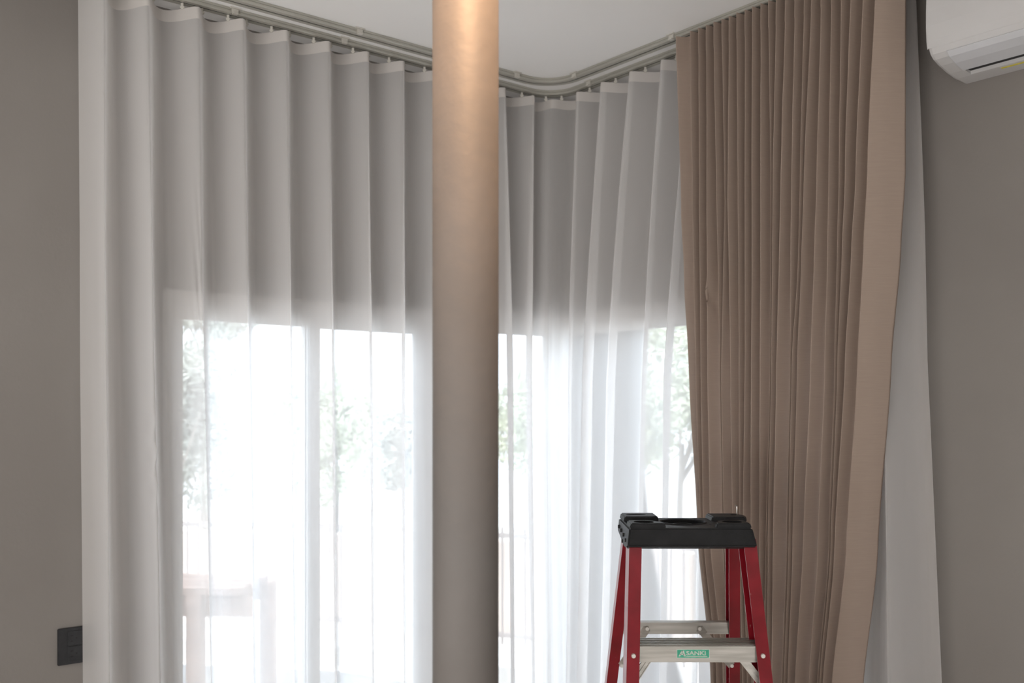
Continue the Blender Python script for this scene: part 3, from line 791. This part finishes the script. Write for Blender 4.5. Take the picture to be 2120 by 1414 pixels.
fen = empty('fence', (LINE[1][0], LINE[1][1], .02), 'dark metal fence of upright bars outside the windows', 'fence')
for (p, q) in zip(LINE[:-1], LINE[1:]):
    for zz in (.09, .80):
        bm = bmesh.new(); bar(bm, (p[0], p[1], zz), (q[0], q[1], zz), .03, .035); link_mesh('fence_rail', bm_mesh(bm), M['fence'], fen)
barm = None; acc = 0
for (p, q) in zip(LINE[:-1], LINE[1:]):
    Ls = math.hypot(q[0]-p[0], q[1]-p[1]); nb = int(Ls/.088)
    for i in range(nb):
        f = (i+.5)/nb; x = p[0]+(q[0]-p[0])*f; y = p[1]+(q[1]-p[1])*f
        if barm is None:
            bm = bmesh.new(); tube(bm, (0, 0, 0), (0, 0, .84), .008, seg=6); barm = bm_mesh(bm); barm.materials.append(M['fence'])
        o = bpy.data.objects.new('fence_bar', barm); COL.objects.link(o); o.parent = fen
        o.location = Vector((x, y, .02))-Vector(fen.location)
for (x, y) in LINE[1:3]:
    bm = bmesh.new(); boxW(bm, x-.014, x+.014, y-.014, y+.014, .02, .86); link_mesh('fence_post', bm_mesh(bm), M['fence'], fen)
# timber table outside the sliding window
tb = empty('timber_table', (-1.75, 5.15, -.12), 'rough brown timber table outside the left window', 'table')
tz = .765
for i in range(4):
    bm = bmesh.new(); boxW(bm, -2.35, -1.36+.02*(i % 2), 4.93+i*.115, 4.93+i*.115+.105, tz, tz+.032); link_mesh('plank', bm_mesh(bm), M['timber'], tb)
bm = bmesh.new(); boxW(bm, -2.28, -1.32, 4.96, 4.99, tz-.115, tz-.02); link_mesh('apron', bm_mesh(bm), M['timber'], tb)
bm = bmesh.new(); boxW(bm, -2.28, -1.32, 5.32, 5.35, tz-.10, tz-.002); link_mesh('apron', bm_mesh(bm), M['timber'], tb)
for (x, y) in ((-1.645, 4.93), (-2.26, 4.93), (-1.37, 5.30), (-2.26, 5.30)):
    bm = bmesh.new(); boxW(bm, x, x+.075, y, y+.075, -.12, tz); link_mesh('leg', bm_mesh(bm), M['timber'], tb)
# trees and bushes
def leaves(cx_, cy_, cz_, rx_, ry2, rz_, n_, size, seed):
    rnd = random.Random(seed); verts = []; faces = []
    blobs = []
    for _ in range(16):
        v = Vector((rnd.gauss(0, 1), rnd.gauss(0, 1), rnd.gauss(0, 1))).normalized()*rnd.uniform(.3, .8); blobs.append((v, rnd.uniform(.25, .45)))
    for i in range(n_):
        b_, r_ = rnd.choice(blobs); d_ = Vector((rnd.gauss(0, 1), rnd.gauss(0, 1), rnd.gauss(0, 1))).normalized()*r_*rnd.uniform(.6, 1)
        p = b_+d_; p = Vector((cx_+p.x*rx_, cy_+p.y*ry2, cz_+p.z*rz_))
        s = size*rnd.uniform(.6, 1.3); a = Vector((rnd.gauss(0, 1), rnd.gauss(0, 1), rnd.gauss(0, 1))).normalized(); b2 = a.orthogonal().normalized()
        k_ = len(verts); verts += [p-a*s, p+b2*s*.38, p+a*s, p-b2*s*.38]; faces.append((k_, k_+1, k_+2, k_+3))
    return mesh_from(verts, faces)
def tree(x, y, h, r, mat, label, n_=5000, size=.07, seed=1, trunk=True, low=None):
    root = empty('tree' if trunk else 'bush', (x, y, -.12), label, 'tree' if trunk else 'bush')
    lo = h*.35 if low is None else low
    link_mesh('foliage', leaves(x, y, (lo+h)/2, r, r, (h-lo)/2*1.15, n_, size, seed), M[mat], root, kind='stuff')
    bm = bmesh.new(); rnd = random.Random(seed); tube(bm, (x, y, -.12), (x+.05, y, lo+.2*(h-lo)), .05*h/3, .03*h/3, seg=10)
    for i in range(5):
        an = rnd.uniform(0, 2*PI); tube(bm, (x+.03, y, lo*.9+.02*i), (x+math.cos(an)*r*.5, y+math.sin(an)*r*.5, lo+(h-lo)*rnd.uniform(.4, .7)), .02*h/3, .008, seg=7)
    link_mesh('trunk' if trunk else 'stems', bm_mesh(bm), M['bark'], root)
tree(-3.75, 10.6, 2.4, .95, 'leaf_dark', 'dark leafy tree outside, seen at the left jamb of the sliding window', 9000, .05, 11, low=.7)
tree(-2.6, 14.4, 2.3, 1.1, 'leaf_light', 'pale green tree outside, seen through the left sash of the sliding window', 9000, .06, 12, low=.5)
tree(-1.0, 12.2, 1.9, .9, 'leaf_dark', 'dark leafy tree outside, seen through the right sash of the sliding window', 8000, .05, 13, low=.5)
tree(.55, 14.4, 2.5, 1.1, 'leaf_light', 'pale green tree outside, seen through the corner of the windows', 7000, .06, 14, low=.5)
tree(1.55, 9.2, 2.5, .85, 'leaf_light', 'tall light green tree outside, seen just left of the taupe drape', 9000, .045, 15, low=1.1)
tree(3.0, 11.6, 2.4, 1.1, 'leaf_dark', 'low dark tree outside, hidden in part by the taupe drape', 6000, .06, 16, low=.3)
tree(-4.6, 14.6, 4.1, .9, 'leaf_dark', 'thin high tree outside behind the others, at the left', 2200, .07, 17, low=2.6)
